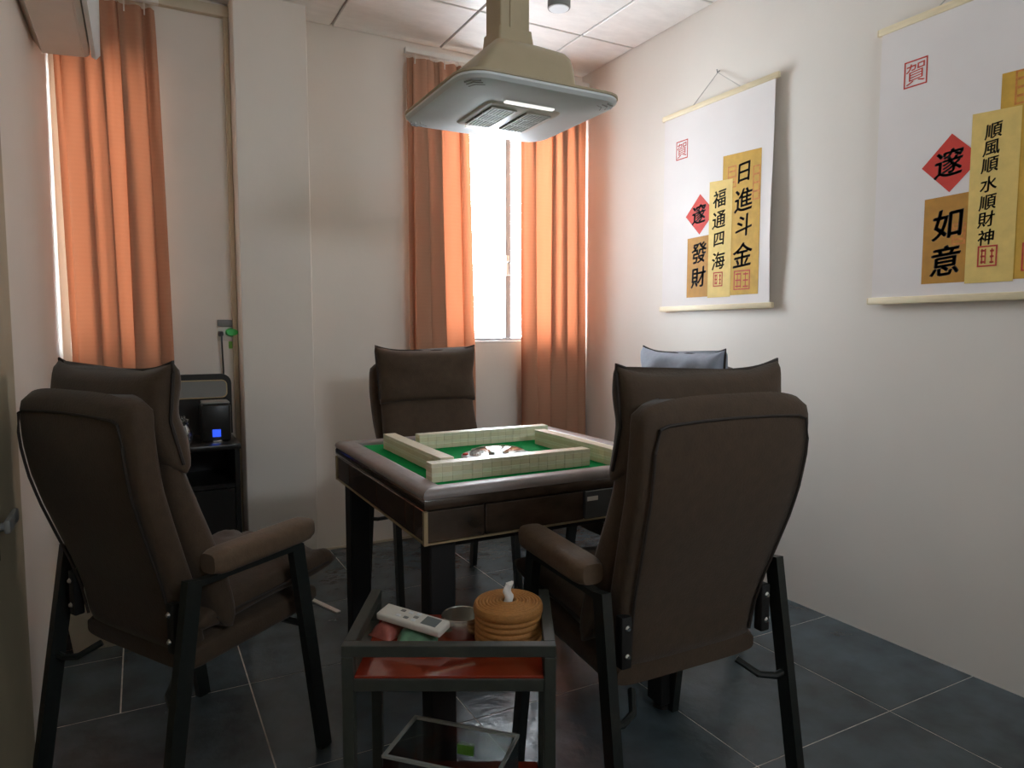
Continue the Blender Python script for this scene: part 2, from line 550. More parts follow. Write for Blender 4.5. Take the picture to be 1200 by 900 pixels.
# ------------------------------------------------------------------ armchairs
def make_chair(label):
    t = thing('padded_armchair', label, 'chair', group='brown armchairs around the mahjong table')
    X, Y, Z = (1, 0, 0), (0, 1, 0), (0, 0, 1)
    back = [(0.385, -0.125), (0.43, -0.140), (0.50, -0.150), (0.58, -0.171), (0.66, -0.199), (0.74, -0.226),
            (0.82, -0.249), (0.90, -0.262), (0.97, -0.266), (1.04, -0.262)]
    wid = [(0.385, 0.205), (0.50, 0.214), (0.62, 0.228), (0.75, 0.242), (0.90, 0.248), (1.04, 0.244)]

    def shell_y(z):
        return lerp_tab(back, z)
    secs = []
    N = 26
    for k in range(N + 1):
        z = 0.385 + (1.04 - 0.385) * k / N
        e = min(1, (z - 0.385 + 0.002) / 0.035, (1.04 - z + 0.002) / 0.045)
        e = math.sqrt(max(0.0, 1 - (1 - e) ** 2))
        th = 0.040 * (0.35 + 0.65 * e)
        secs.append(((0, shell_y(z) + 0.040, z), X, Y, lerp_tab(wid, z) - 0.03 * (1 - e), th, 5.0))
    bm = bmesh.new()
    loft(bm, secs, 44, lambda p, cu, cv: Vector((p.x, p.y, p.z - 0.020 * max(0, (p.z - 0.95) / 0.09) * abs(cu) ** 4)))
    shell = obj('back_shell', bm, 'fabric', t, world=False, angle=60)
    # piping round the back panel
    bm = bmesh.new()
    path = []
    for k in range(15):
        z = 0.43 + (0.965 - 0.43) * k / 14
        path.append((-lerp_tab(wid, z) + 0.024, shell_y(z) - 0.0005, z))
    path[-1] = (path[-1][0] + 0.008, path[-1][1], path[-1][2] + 0.010)
    top = [(x, shell_y(0.985) - 0.0005, 0.988 - 0.006 * (x / 0.2) ** 2) for x in (-0.19, -0.1, 0, 0.1, 0.19)]
    path = path + top + [(-p[0], p[1], p[2]) for p in reversed(path)]
    tube(bm, path, 0.0035, 6)
    obj('piping', bm, 'piping', shell, world=False)
    for s in (-1, 1):
        bm = bmesh.new()
        bx(bm, s * 0.214 - 0.014, s * 0.214 + 0.014, -0.166, -0.140, 0.425, 0.545, 0.004)
        br = obj('bracket', bm, 'black_matte', shell, world=False)
        for z in (0.455, 0.52):
            bm = bmesh.new()
            rings = [[(s * 0.214 + r * math.cos(a * math.pi / 5), y, z + r * math.sin(a * math.pi / 5)) for a in range(10)]
                     for r, y in ((0.0075, -0.165), (0.0075, -0.169), (0.0045, -0.173))]
            bridge(bm, rings)
            obj('bolt', bm, 'bolt', shell, world=False)

    # loose back cushion: head pillow folded over the lumbar pad
    def cushion_sections(z0, z1, fr, thick, w0, w1, ears, bulge):
        secs = []
        K = 18
        for k in range(K + 1):
            f = k / K
            z = z0 + (z1 - z0) * f
            e = math.sqrt(max(0.0, 1 - (2 * f - 1) ** 2)) ** 0.75
            w = w0 + (w1 - w0) * f
            w *= 1 - 0.035 * math.sin(math.pi * f) + (0.0 if ears else -0.03 * (1 - e))
            secs.append(((0, fr(z), z), X, Y, w, 0.010 + thick * e, 3.4))
        return secs

    def front(z):                       # front face of the shell
        return shell_y(min(z, 1.03)) + 0.080
    bm = bmesh.new()
    loft(bm, cushion_sections(0.44, 0.895, lambda z: front(z) + 0.040, 0.046, 0.246, 0.226, False, 0), 44,
         lambda p, cu, cv: p + Vector((0, 0.004 * math.sin(p.x * 42 + p.z * 9) * (1 if cv > 0 else 0), 0.003 * math.sin(p.x * 30))))
    obj('back_cushion', bm, 'fabric', t, world=False, angle=180)
    bm = bmesh.new()

    def pillow(p, cu, cv):
        f = max(0.0, min(1.0, (p.z - 0.85) / 0.245))
        dz = (0.027 * abs(cu) ** 4 - 0.004 - 0.016 * math.exp(-(p.x / 0.016) ** 2)) * max(0, f - 0.3) / 0.7 - 0.012 * abs(cu) ** 4 * max(0, 0.3 - f)
        dent = 0.026 * math.exp(-((p.x / 0.035) ** 2 + ((p.z - 1.035) / 0.035) ** 2)) if cv > 0 else 0
        wr = (0.005 * math.sin(p.x * 38 + f * 5) + 0.004 * math.sin(p.x * 17 - f * 9)) * math.sin(math.pi * f)
        return Vector((p.x * (1 + 0.02 * f * abs(cu) ** 6), p.y - dent + (wr if cv > 0 else 0), p.z + dz + 0.003 * math.sin(9 * p.x + 1)))
    loft(bm, cushion_sections(0.850, 1.082, lambda z: front(z) + 0.031 + 0.022 * max(0.0, (0.98 - z) / 0.13), 0.054, 0.232, 0.238, True, 0), 52, pillow)
    hp = obj('head_pillow', bm, 'fabric', t, world=False, angle=180)
    bm = bmesh.new()
    zt = 1.082
    pts = []
    for k in range(25):
        x = -0.242 + 0.484 * k / 24
        c = abs(x) / 0.242
        pts.append((x, front(zt) + 0.031, zt + 0.027 * c ** 4 - 0.002 - 0.016 * math.exp(-(x / 0.016) ** 2) + 0.003 * math.sin(9 * x + 1)))
    pts = [(-0.232, front(0.87) + 0.050, 0.868), (-0.232, front(0.97) + 0.031, 0.97), (-0.242, front(zt) + 0.031, zt)] + pts + \
          [(0.242, front(zt) + 0.031, zt), (0.232, front(0.97) + 0.031, 0.97), (0.232, front(0.87) + 0.050, 0.868)]
    tube(bm, pts, 0.0045, 6)
    obj('piping', bm, 'piping', hp, world=False)
    bm = bmesh.new()
    bmesh.ops.create_uvsphere(bm, u_segments=10, v_segments=6, radius=0.010,
                              matrix=Matrix.Translation((0, front(1.03) + 0.031 + 0.034, 1.035)) @ Matrix.Diagonal((1, 0.5, 1, 1)))
    obj('tuft_button', bm, 'piping', hp, world=False)

    # seat: slightly rising to the front
    def tilt(p, cu=0, cv=0):
        return Vector((p.x, p.y, p.z + 0.085 * (p.y - 0.05)))
    bm = bmesh.new()
    secs = []
    for k in range(19):
        y = -0.130 + (0.285 + 0.130) * k / 18
        e = min(1, (k + 0.3) / 1.5, (18 - k + 0.3) / 2.0)
        secs.append(((0, y, 0.402), X, Z, 0.222 - 0.012 * (1 - e), 0.038 * (0.55 + 0.45 * e), 5.0))
    loft(bm, secs, 40, tilt)
    obj('seat_base', bm, 'fabric', t, world=False, angle=60)
    bm = bmesh.new()
    secs = []
    for k in range(23):
        f = k / 22
        y = -0.10 + (0.345 + 0.10) * f
        e = math.sqrt(max(0, 1 - (2 * f - 1) ** 2)) ** 0.6
        secs.append(((0, y, 0.480 + 0.010 * math.sin(math.pi * f)), X, Z, 0.222 + 0.004 * math.sin(9 * f), 0.010 + 0.040 * e, 3.6))

    def wrinkle(p, cu, cv):
        fy = max(0, (p.y - 0.16) / 0.165)
        dz = (0.007 * math.sin(p.x * 60 + p.y * 24) + 0.004 * math.sin(p.x * 23 - p.y * 70)) * fy * (1 if cv > 0 else 0.3)
        return tilt(Vector((p.x, p.y + 0.008 * abs(cu) ** 4 * fy, p.z + dz)))
    loft(bm, secs, 52, wrinkle)
    sc = obj('seat_cushion', bm, 'fabric', t, world=False, angle=180)
    bm = bmesh.new()
    edge = []
    for k in range(17):
        a = k / 16
        edge.append((-0.225, -0.05 + 0.37 * a, 0.481 + 0.085 * (-0.10 + 0.37 * a)))
    edge += [(-0.10, 0.346, 0.506), (0, 0.346, 0.505), (0.10, 0.346, 0.506)]
    edge += [(-p[0], p[1], p[2]) for p in reversed(edge[:17])]
    tube(bm, edge, 0.004, 6)
    obj('piping', bm, 'piping', sc, world=False)

    # side frames
    for s in (-1, 1):
        bm = bmesh.new()
        secs = []
        for k in range(17):
            f = k / 16
            y = -0.092 + (0.219 + 0.092) * f
            e = min(1.0, (f * 16 + 0.25) / 2.2, ((1 - f) * 16 + 0.25) / 2.2)
            e = math.sqrt(max(0, 1 - (1 - e) ** 2))
            secs.append(((s * 0.256, y, 0.626 + 0.014 * f), X, Z, 0.038 * (0.45 + 0.55 * e), 0.030 * (0.6 + 0.4 * e), 3.5))
        loft(bm, secs, 28)
        ar = obj('armrest', bm, 'arm', t, world=False, angle=60)
        bm = bmesh.new()
        tube(bm, [(s * 0.266, -0.150, 0.592), (s * 0.266, 0.180, 0.600)], 0, rect=(0.012, 0.007))
        obj('arm_rail', bm, 'metal', ar, world=False, smooth=False)
        bm = bmesh.new()
        tube(bm, [(s * 0.272, 0.245, 0.0), (s * 0.266, 0.165, 0.603)], 0, rect=(0.012, 0.019))
        leg = obj('leg', bm, 'metal', t, world=False, smooth=False)
        bm = bmesh.new()
        tube(bm, [(s * 0.272, -0.235, 0.0), (s * 0.266, -0.140, 0.603)], 0, rect=(0.012, 0.019))
        obj('leg', bm, 'metal', t, world=False, smooth=False)
        bm = bmesh.new()
        tube(bm, [(s * 0.268, 0.195, 0.375), (s * 0.23, 0.195, 0.372), (s * 0.18, 0.190, 0.372)], 0.010, 8)
        obj('seat_bracket', bm, 'metal', t, world=False)
        bm = bmesh.new()
        tube(bm, [(s * 0.268, -0.185, 0.318), (s * 0.235, -0.182, 0.312), (s * 0.195, -0.165, 0.318), (s * 0.165, -0.12, 0.345)], 0.009, 8)
        obj('stretcher', bm, 'metal', t, world=False)
    return t


chair_n = make_chair('brown padded armchair in the foreground right, seen from behind, back to the camera')
chair_n.location = (1.143, 1.347, 0)
chair_n.rotation_euler.z = R(-0.8)
for (x, y, a, lab, blue) in (
        (0.069, 2.015, -59, 'brown padded armchair against the left wall, turned towards the table', False),
        (1.165, 2.850, 180, 'brown padded armchair behind the table, facing the camera in front of the curtain', False),
        (1.800, 2.165, 90, 'armchair right of the table, hidden but for its head pillow painted window-lit blue-grey', True)):
    c = copy_tree(chair_n)
    c.location = (x, y, 0)
    c.rotation_euler.z = R(a)
    c['label'] = lab
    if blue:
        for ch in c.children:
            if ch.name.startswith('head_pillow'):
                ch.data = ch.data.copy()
                ch.data.materials[0] = M['cushion_window_lit']
                ch['label'] = 'head pillow painted window-lit blue-grey'


# ------------------------------------------------------------------ mahjong table
TX0, TX1, TY0, TY1 = 0.592, 1.470, 1.555, 2.425
TCX, TCY = (TX0 + TX1) / 2, (TY0 + TY1) / 2
table = thing('mahjong_table', 'dark brown automatic mahjong table with green felt top and grey rim', 'table', (TCX, TCY, 0))
HW, HD = (TX1 - TX0) / 2, (TY1 - TY0) / 2
prof_rim = [(0.004, 0.764), (0.001, 0.772), (0.004, 0.780), (0.012, 0.7850), (0.030, 0.7865), (0.056, 0.7865), (0.065, 0.7840), (0.068, 0.778), (0.069, 0.764)]
prof_band = [(0.006, 0.7375), (0.003, 0.742), (0.003, 0.758), (0.006, 0.7635), (0.060, 0.7635), (0.060, 0.7375)]


def rim_side(k, name, prof, m_):
    bm = bmesh.new()
    a, b = (HW, HD) if k % 2 == 0 else (HD, HW)      # half length of this side, distance from the centre
    rot = Matrix.Rotation(k * math.pi / 2, 4, 'Z')
    rings = []
    for s in (-1, 1):
        rings.append([rot @ Vector((s * (a - d - 0.0006), -(b - d), z)) for d, z in prof])
    bridge(bm, rings)
    return obj(name, bm, m_, table, world=False, angle=50)


for k in range(4):
    rim_side(k, 'rim', prof_rim, 'rim')
    rim_side(k, 'rim_band', prof_band, 'apron')
obj('felt_top', box(-HW + 0.06, HW - 0.06, -HD + 0.06, HD - 0.06, 0.745, 0.773), 'felt', table, smooth=False, world=False)
AI = 0.006                                           # apron inset under the rim
obj('apron_box', box(-HW + AI + 0.012, HW - AI - 0.012, -HD + AI + 0.012, HD - AI - 0.012, 0.652, 0.738), 'black', table, smooth=False, world=False)
for k in range(4):
    rot = Matrix.Rotation(k * math.pi / 2, 4, 'Z')
    a, b = (HW, HD) if k % 2 == 0 else (HD, HW)
    cuts = [-a + AI, -a + 0.17, 0.035, 0.285, a - 0.085, a - AI]
    for i in range(5):
        bm = bmesh.new()
        drawer = i == 2 and k % 2 == 0
        g = 0.0016
        proud = 0.004 if drawer else 0.0
        bx(bm, cuts[i] + g, cuts[i + 1] - g, -b + AI - proud, -b + AI + 0.0125, 0.655, 0.734, 0.002, 1)
        bmesh.ops.transform(bm, matrix=rot, verts=bm.verts)
        p = obj('drawer_front' if drawer else 'apron_panel', bm, 'drawer' if drawer else 'apron', table, world=False)
        if drawer:
            bm = bmesh.new()
            bx(bm, 0.042, 0.078, -b + AI - 0.0055, -b + AI - 0.004, 0.706, 0.718, 0.0005, 1)
            bmesh.ops.transform(bm, matrix=rot, verts=bm.verts)
            obj('badge', bm, 'white_plastic', p, world=False)
    bm = bmesh.new()
    bx(bm, -a + AI, a - AI, -b + AI - 0.002, -b + AI + 0.012, 0.6500, 0.6545)
    bmesh.ops.transform(bm, matrix=rot, verts=bm.verts)
    obj('gold_strip', bm, 'gold', table, smooth=False, world=False)
    bm = bmesh.new()
    bx(bm, -a + AI - 0.004, -a + AI + 0.006, -b + AI - 0.004, -b + AI + 0.006, 0.6500, 0.735)
    bmesh.ops.transform(bm, matrix=rot, verts=bm.verts)
    obj('gold_corner', bm, 'gold', table, smooth=False, world=False)
# machine body below the apron
bm = bmesh.new()
bridge(bm, [[(sx * w, sy * w, z) for sx, sy in ((-1, -1), (1, -1), (1, 1), (-1, 1))] for w, z in ((0.20, 0.585), (0.30, 0.605), (0.385, 0.625), (0.385, 0.652))])
obj('machine_case', bm, 'black_matte', table, smooth=False, world=False)
for sx in (-1, 1):
    for sy in (-1, 1):
        cxx, cyy = sx * (HW - 0.062), sy * (HD - 0.062)
        leg = obj('leg', box(cxx - 0.035, cxx + 0.035, cyy - 0.035, cyy + 0.035, 0.02, 0.652, 0.004, 1), 'black_matte', table, world=False)
        bm = bmesh.new()
        lathe(bm, [(0.030, 0.0), (0.030, 0.012), (0.018, 0.021)], (cxx, cyy, 0), 16)
        obj('levelling_foot', bm, 'black', leg, world=False)
# control dome in the middle of the felt
DX, DY = 1.000 - TCX, 1.955 - TCY
bm = bmesh.new()
lathe(bm, [(0.118, 0.772), (0.118, 0.777), (0.112, 0.780), (0.098, 0.781)], (DX, DY, 0), 40)
disc = obj('control_disc', bm, 'grey_plastic', table, world=False)
for k in range(8):
    a = 2 * math.pi * (k + 0.5) / 8
    bm = bmesh.new()
    lathe(bm, [(0.009, 0.779), (0.009, 0.784), (0.006, 0.786)], (DX + 0.104 * math.cos(a), DY + 0.104 * math.sin(a), 0), 12)
    obj('button', bm, ('p_red' if k % 2 else 'white_plastic'), disc, world=False)
bm = bmesh.new()
lathe(bm, [(0.092, 0.780), (0.091, 0.786), (0.084, 0.794), (0.066, 0.800), (0.040, 0.8035), (0.015, 0.805), (0.002, 0.805)], (DX, DY, 0), 40, cap=False)
obj('clear_dome', bm, 'clear', table, world=False)
bm = bmesh.new()
lathe(bm, [(0.086, 0.7805), (0.070, 0.783), (0.002, 0.783)], (DX, DY, 0), 40)
obj('dice_plate', bm, 'steel', table, world=False)

# dice under the dome
for (dx, dy, a) in ((-0.018, 0.01, 20), (0.024, -0.008, 57)):
    d = tag(obj('die', box(DX + TCX + dx - 0.008, DX + TCX + dx + 0.008, DY + TCY + dy - 0.008, DY + TCY + dy + 0.008, 0.7832, 0.7992, 0.002), 'white_plastic'),
            '%s of the two white dice under the clear dome' % ('left' if dx < 0 else 'right'), 'die', 'dice under the dome')

# mahjong tiles: four walls, each two tiles high and seventeen long
TW, TL, TH = 0.0298, 0.042, 0.0255


def tile_mesh():
    bm = bmesh.new()
    bx(bm, -TW / 2 + 0.0001, TW / 2 - 0.0001, -TL / 2, TL / 2, 0, TH * 0.62, 0.0010, 1, 0)
    bx(bm, -TW / 2 + 0.0001, TW / 2 - 0.0001, -TL / 2, TL / 2, TH * 0.62, TH - 0.0001, 0.0010, 1, 1)
    bmesh.ops.recalc_face_normals(bm, faces=bm.faces)
    me = bpy.data.meshes.new('mahjong_tile')
    bm.to_mesh(me)
    bm.free()
    # material index survives the bevel only on the original faces, so set it by height
    me.materials.append(M['ivory'])
    me.materials.append(M['tile_back'])
    for p in me.polygons:
        p.material_index = 1 if p.center.z > TH * 0.60 else 0
    return me


TM = tile_mesh()
walls = [
    ('near', (0.668, 1.712), 0, 'in the wall nearest the camera'),
    ('far', (0.820, 2.205), 0, 'in the wall nearest the curtains'),
    ('left', (0.742, 1.762), 90, 'in the wall by the left armchair'),
    ('right', (1.246, 1.600), 90, 'in the wall on the scroll side'),
]
ORD = 'first second third fourth fifth sixth seventh eighth ninth tenth eleventh twelfth thirteenth fourteenth fifteenth sixteenth seventeenth'.split()
for wname, (x0, y0), a, lab in walls:
    for i in range(17):
        for lv in range(2):
            o = bpy.data.objects.new('mahjong_tile', TM)
            COL.objects.link(o)
            d = (i + 0.5) * TW
            jit = random.uniform(-0.0007, 0.0007)
            o.location = (x0 + d, y0 + jit, 0.7732 + lv * TH) if a == 0 else (x0 + jit, y0 + d, 0.7732 + lv * TH)
            o.rotation_euler.z = R(a)
            tag(o, '%s cream mahjong tile, %s from the %s end, %s' % ('upper' if lv else 'lower', ORD[i], 'left' if a == 0 else 'near', lab), 'mahjong tile', 'mahjong tiles in the %s wall' % wname)

# white power cable of the table, in a flat floor strip
bm = bmesh.new()
bx(bm, -0.011, 0.011, -0.13, 0.13, 0.0, 0.007, 0.002)
bmesh.ops.transform(bm, matrix=Matrix.Translation((0.645, 2.93, 0)) @ Matrix.Rotation(R(20), 4, 'Z'), verts=bm.verts)
tag(obj('floor_cable_cover', bm, 'white_plastic'), 'short white cable cover on the floor behind the table leg', 'cable cover')


# ------------------------------------------------------------------ ceiling fixture above the table
FX, FY = 1.070, 2.020
lamp = thing('ceiling_fixture', 'square ceiling-hung mahjong lamp and air cleaner with tan hood over the table', 'ceiling lamp', (FX, FY, CZ))


def rsq(h, r, z, n=6):
    pts = []
    for cxs, cys, a0 in ((1, 1, 0), (-1, 1, 90), (-1, -1, 180), (1, -1, 270)):
        for k in range(n + 1):
            a = R(a0 + 90 * k / n)
            pts.append((FX + cxs * (h - r) + r * math.cos(a), FY + cys * (h - r) + r * math.sin(a), z))
    return pts


bm = bmesh.new()
bridge(bm, [rsq(0.052, 0.006, 2.10), rsq(0.052, 0.006, CZ - 0.0)])
obj('column', bm, 'tan_plastic', lamp)
bm = bmesh.new()
bx(bm, FX - 0.020, FX + 0.022, FY - 0.056, FY - 0.052, 2.10, CZ, 0.001, 1)
obj('column_cover_strip', bm, 'tan_plastic', lamp)


def hood_ring(xl, xr, hy, r, z, n=5):
    pts = []
    for cxs, cys, a0 in ((1, 1, 0), (-1, 1, 90), (-1, -1, 180), (1, -1, 270)):
        ex = xr - r if cxs > 0 else xl + r
        for k in range(n + 1):
            a = R(a0 + 90 * k / n)
            pts.append((FX + ex + r * math.cos(a), FY + cys * (hy - r) + r * math.sin(a), z))
    return pts


bm = bmesh.new()
bridge(bm, [hood_ring(-0.215, 0.158, 0.180, 0.03, 1.898), hood_ring(-0.192, 0.157, 0.178, 0.03, 1.930), hood_ring(-0.152, 0.153, 0.170, 0.03, 1.985),
            hood_ring(-0.132, 0.149, 0.162, 0.03, 2.012), hood_ring(-0.114, 0.138, 0.148, 0.028, 2.030), hood_ring(-0.075, 0.080, 0.080, 0.015, 2.066), hood_ring(-0.062, 0.064, 0.062, 0.010, 2.072), hood_ring(-0.058, 0.058, 0.058, 0.008, 2.115)])
obj('hood', bm, 'tan_plastic', lamp, angle=25)
bm = bmesh.new()
bridge(bm, [rsq(0.120, 0.05, 1.8585), rsq(0.165, 0.06, 1.8585), rsq(0.172, 0.06, 1.860), rsq(0.245, 0.07, 1.864), rsq(0.262, 0.075, 1.869), rsq(0.271, 0.08, 1.878), rsq(0.271, 0.08, 1.8845),
            rsq(0.266, 0.078, 1.893), rsq(0.240, 0.07, 1.900), rsq(0.170, 0.04, 1.902)])
plate = obj('lamp_plate', bm, 'pale_plastic', lamp, angle=20)
bm = bmesh.new()
bridge(bm, [rsq(0.271, 0.079, 1.8845), rsq(0.274, 0.081, 1.886), rsq(0.274, 0.081, 1.892), rsq(0.262, 0.078, 1.897)])
obj('edge_trim', bm, 'tan_plastic', lamp, angle=30)
for sx, sy in ((-1, -1), (1, -1), (-1, 1)):
    bm = bmesh.new()
    for k in range(3):
        d = 0.225 + 0.012 * k
        tube(bm, [(FX + sx * (d - 0.035), FY + sy * d, 1.8645), (FX + sx * (d - 0.010), FY + sy * (d - 0.010), 1.8645), (FX + sx * d, FY + sy * (d - 0.035), 1.8645)], 0.0022, 5)
    v = obj('vent_slots', bm, 'grey_plastic', plate)
    v['kind'] = 'stuff'
# intake frame with two grilles
fr = obj('intake_frame', (lambda b: (bridge(b, [rsq(0.122, 0.02, 1.8530), rsq(0.126, 0.022, 1.8545), rsq(0.130, 0.024, 1.8590)]), b)[1])(bmesh.new()), 'white_plastic', lamp)
for sx in (-1, 1):
    x0, x1 = (FX - 0.106, FX - 0.017) if sx < 0 else (FX + 0.017, FX + 0.106)
    obj('grille_recess', box(x0, x1, FY - 0.094, FY + 0.094, 1.8522, 1.8532), 'black_matte', fr, smooth=False)
    bm = bmesh.new()
    for k in range(8):
        x = x0 + (x1 - x0) * (k + 0.5) / 8
        bx(bm, x - 0.0019, x + 0.0019, FY - 0.094, FY + 0.094, 1.8475, 1.8522)
    for y in (-0.094, -0.031, 0.031, 0.094):
        bx(bm, x0, x1, FY + y - 0.001, FY + y + 0.001, 1.8480, 1.8522)
    g = obj('grille_slats', bm, 'grille', fr, smooth=False)
    g['kind'] = 'stuff'
for s in (-1, 1):
    bm = bmesh.new()
    bx(bm, FX - 0.085, FX + 0.085, FY + s * 0.143 - 0.008, FY + s * 0.143 + 0.008, 1.8535, 1.8600, 0.002)
    obj('led_bar', bm, 'led', lamp)

# small surface-mounted spot
sp = thing('ceiling_spotlight', 'small grey cylindrical spotlight on the ceiling right of the lamp column', 'spotlight', (1.722, 2.755, CZ))
bm = bmesh.new()
lathe(bm, [(0.050, 2.622), (0.052, 2.626), (0.052, CZ)], (1.722, 2.755, 0), 28)
obj('housing', bm, 'grey_plastic', sp)
bm = bmesh.new()
lathe(bm, [(0.044, 2.6195), (0.046, 2.6225)], (1.722, 2.755, 0), 28)
obj('lens', bm, 'pale_plastic', sp)


# ------------------------------------------------------------------ air conditioner high on the left wall
ac = thing('air_conditioner', 'white wall-mounted air conditioner high on the left wall', 'air conditioner', (XL, 2.70, 2.20))
AY0, AY1 = 2.30, 3.10
prof_ac = [(XL, 2.49), (XL, 2.225), (XL + 0.028, 2.182), (XL + 0.10, 2.186), (XL + 0.160, 2.190), (XL + 0.176, 2.200), (XL + 0.180, 2.47), (XL + 0.165, 2.49)]
bm = bmesh.new()
bridge(bm, [[(x, y, z) for x, z in prof_ac] for y in (AY0, AY1)])
obj('body', bm, 'white_plastic', ac, smooth=False)
bm = bmesh.new()
pf = [(XL + 0.181, 2.195), (XL + 0.196, 2.188), (XL + 0.210, 2.205), (XL + 0.214, 2.43), (XL + 0.181, 2.48)]
bridge(bm, [[(x, y, z) for x, z in pf] for y in (AY0 - 0.002, AY1 + 0.002)])
obj('front_panel', bm, 'pale_plastic', ac, angle=50)
bm = bmesh.new()
bridge(bm, [[(x, y, z) for x, z in ((XL + 0.060, 2.1800), (XL + 0.155, 2.1850), (XL + 0.155, 2.1880), (XL + 0.060, 2.1835))] for y in (AY0 + 0.05, AY1 - 0.05)])
obj('louver', bm, 'white_plastic', ac, smooth=False)


# ------------------------------------------------------------------ hanging scrolls on the right wall
PX = 2.436                                            # plane of the scroll cloth
FONT = bpy.data.curves.new('lettering', 'FONT')
FONT.align_x = 'CENTER'
FONT.align_y = 'CENTER'
FONT_OB = bpy.data.objects.new('lettering', FONT)
COL.objects.link(FONT_OB)


def glyph(ch, yc, zc, size, x, shear=0.12, bold=0.018, wide=1.0, rot=0.0):
    """printed character on the plane X = x, reading from the room (to the right is -Y)"""
    FONT.body = ch
    FONT.offset = 0.0
    FONT.resolution_u = 3
    bpy.context.view_layer.update()
    me = bpy.data.meshes.new_from_object(FONT_OB.evaluated_get(bpy.context.evaluated_depsgraph_get()))
    bm = bmesh.new()
    bm.from_mesh(me)
    bpy.data.meshes.remove(me)
    xs = [v.co.x for v in bm.verts]
    ys = [v.co.y for v in bm.verts]
    mx, my = (min(xs) + max(xs)) / 2, (min(ys) + max(ys)) / 2
    ca, sa = math.cos(rot), math.sin(rot)
    base = list(bm.verts) + list(bm.edges) + list(bm.faces)
    for ou, ow in () if bold == 0 else ((bold, 0.4 * bold), (-bold, -0.4 * bold), (0.4 * bold, -bold)):      # brush weight
        d = bmesh.ops.duplicate(bm, geom=base)
        for e in d['geom']:
            if isinstance(e, bmesh.types.BMVert):
                e.co += Vector((ou, ow, 0))
    for v in bm.verts:
        u, w = (v.co.x - mx) * size * wide, (v.co.y - my) * size
        u += shear * w * 0.4
        w += 0.10 * u                                  # brush writing climbs to the right
        u, w = u * ca - w * sa, u * sa + w * ca
        v.co = Vector((x, yc - u, zc + w))
    return bm


def plate_quad(pts, x, t=0.0006):
    bm = bmesh.new()
    bridge(bm, [[(xx, y, z) for y, z in pts] for xx in (x, x + t)])
    return bm


def seal_frame(bm, yc, zc, w, h, x, t=0.004):
    for (a, b, c, d) in ((-w, w, h - t, h), (-w, w, -h, -h + t), (-w, -w + t, -h + t, h - t), (w - t, w, -h + t, h - t)):
        bx(bm, x, x + 0.0004, yc + a, yc + b, zc + c, zc + d)


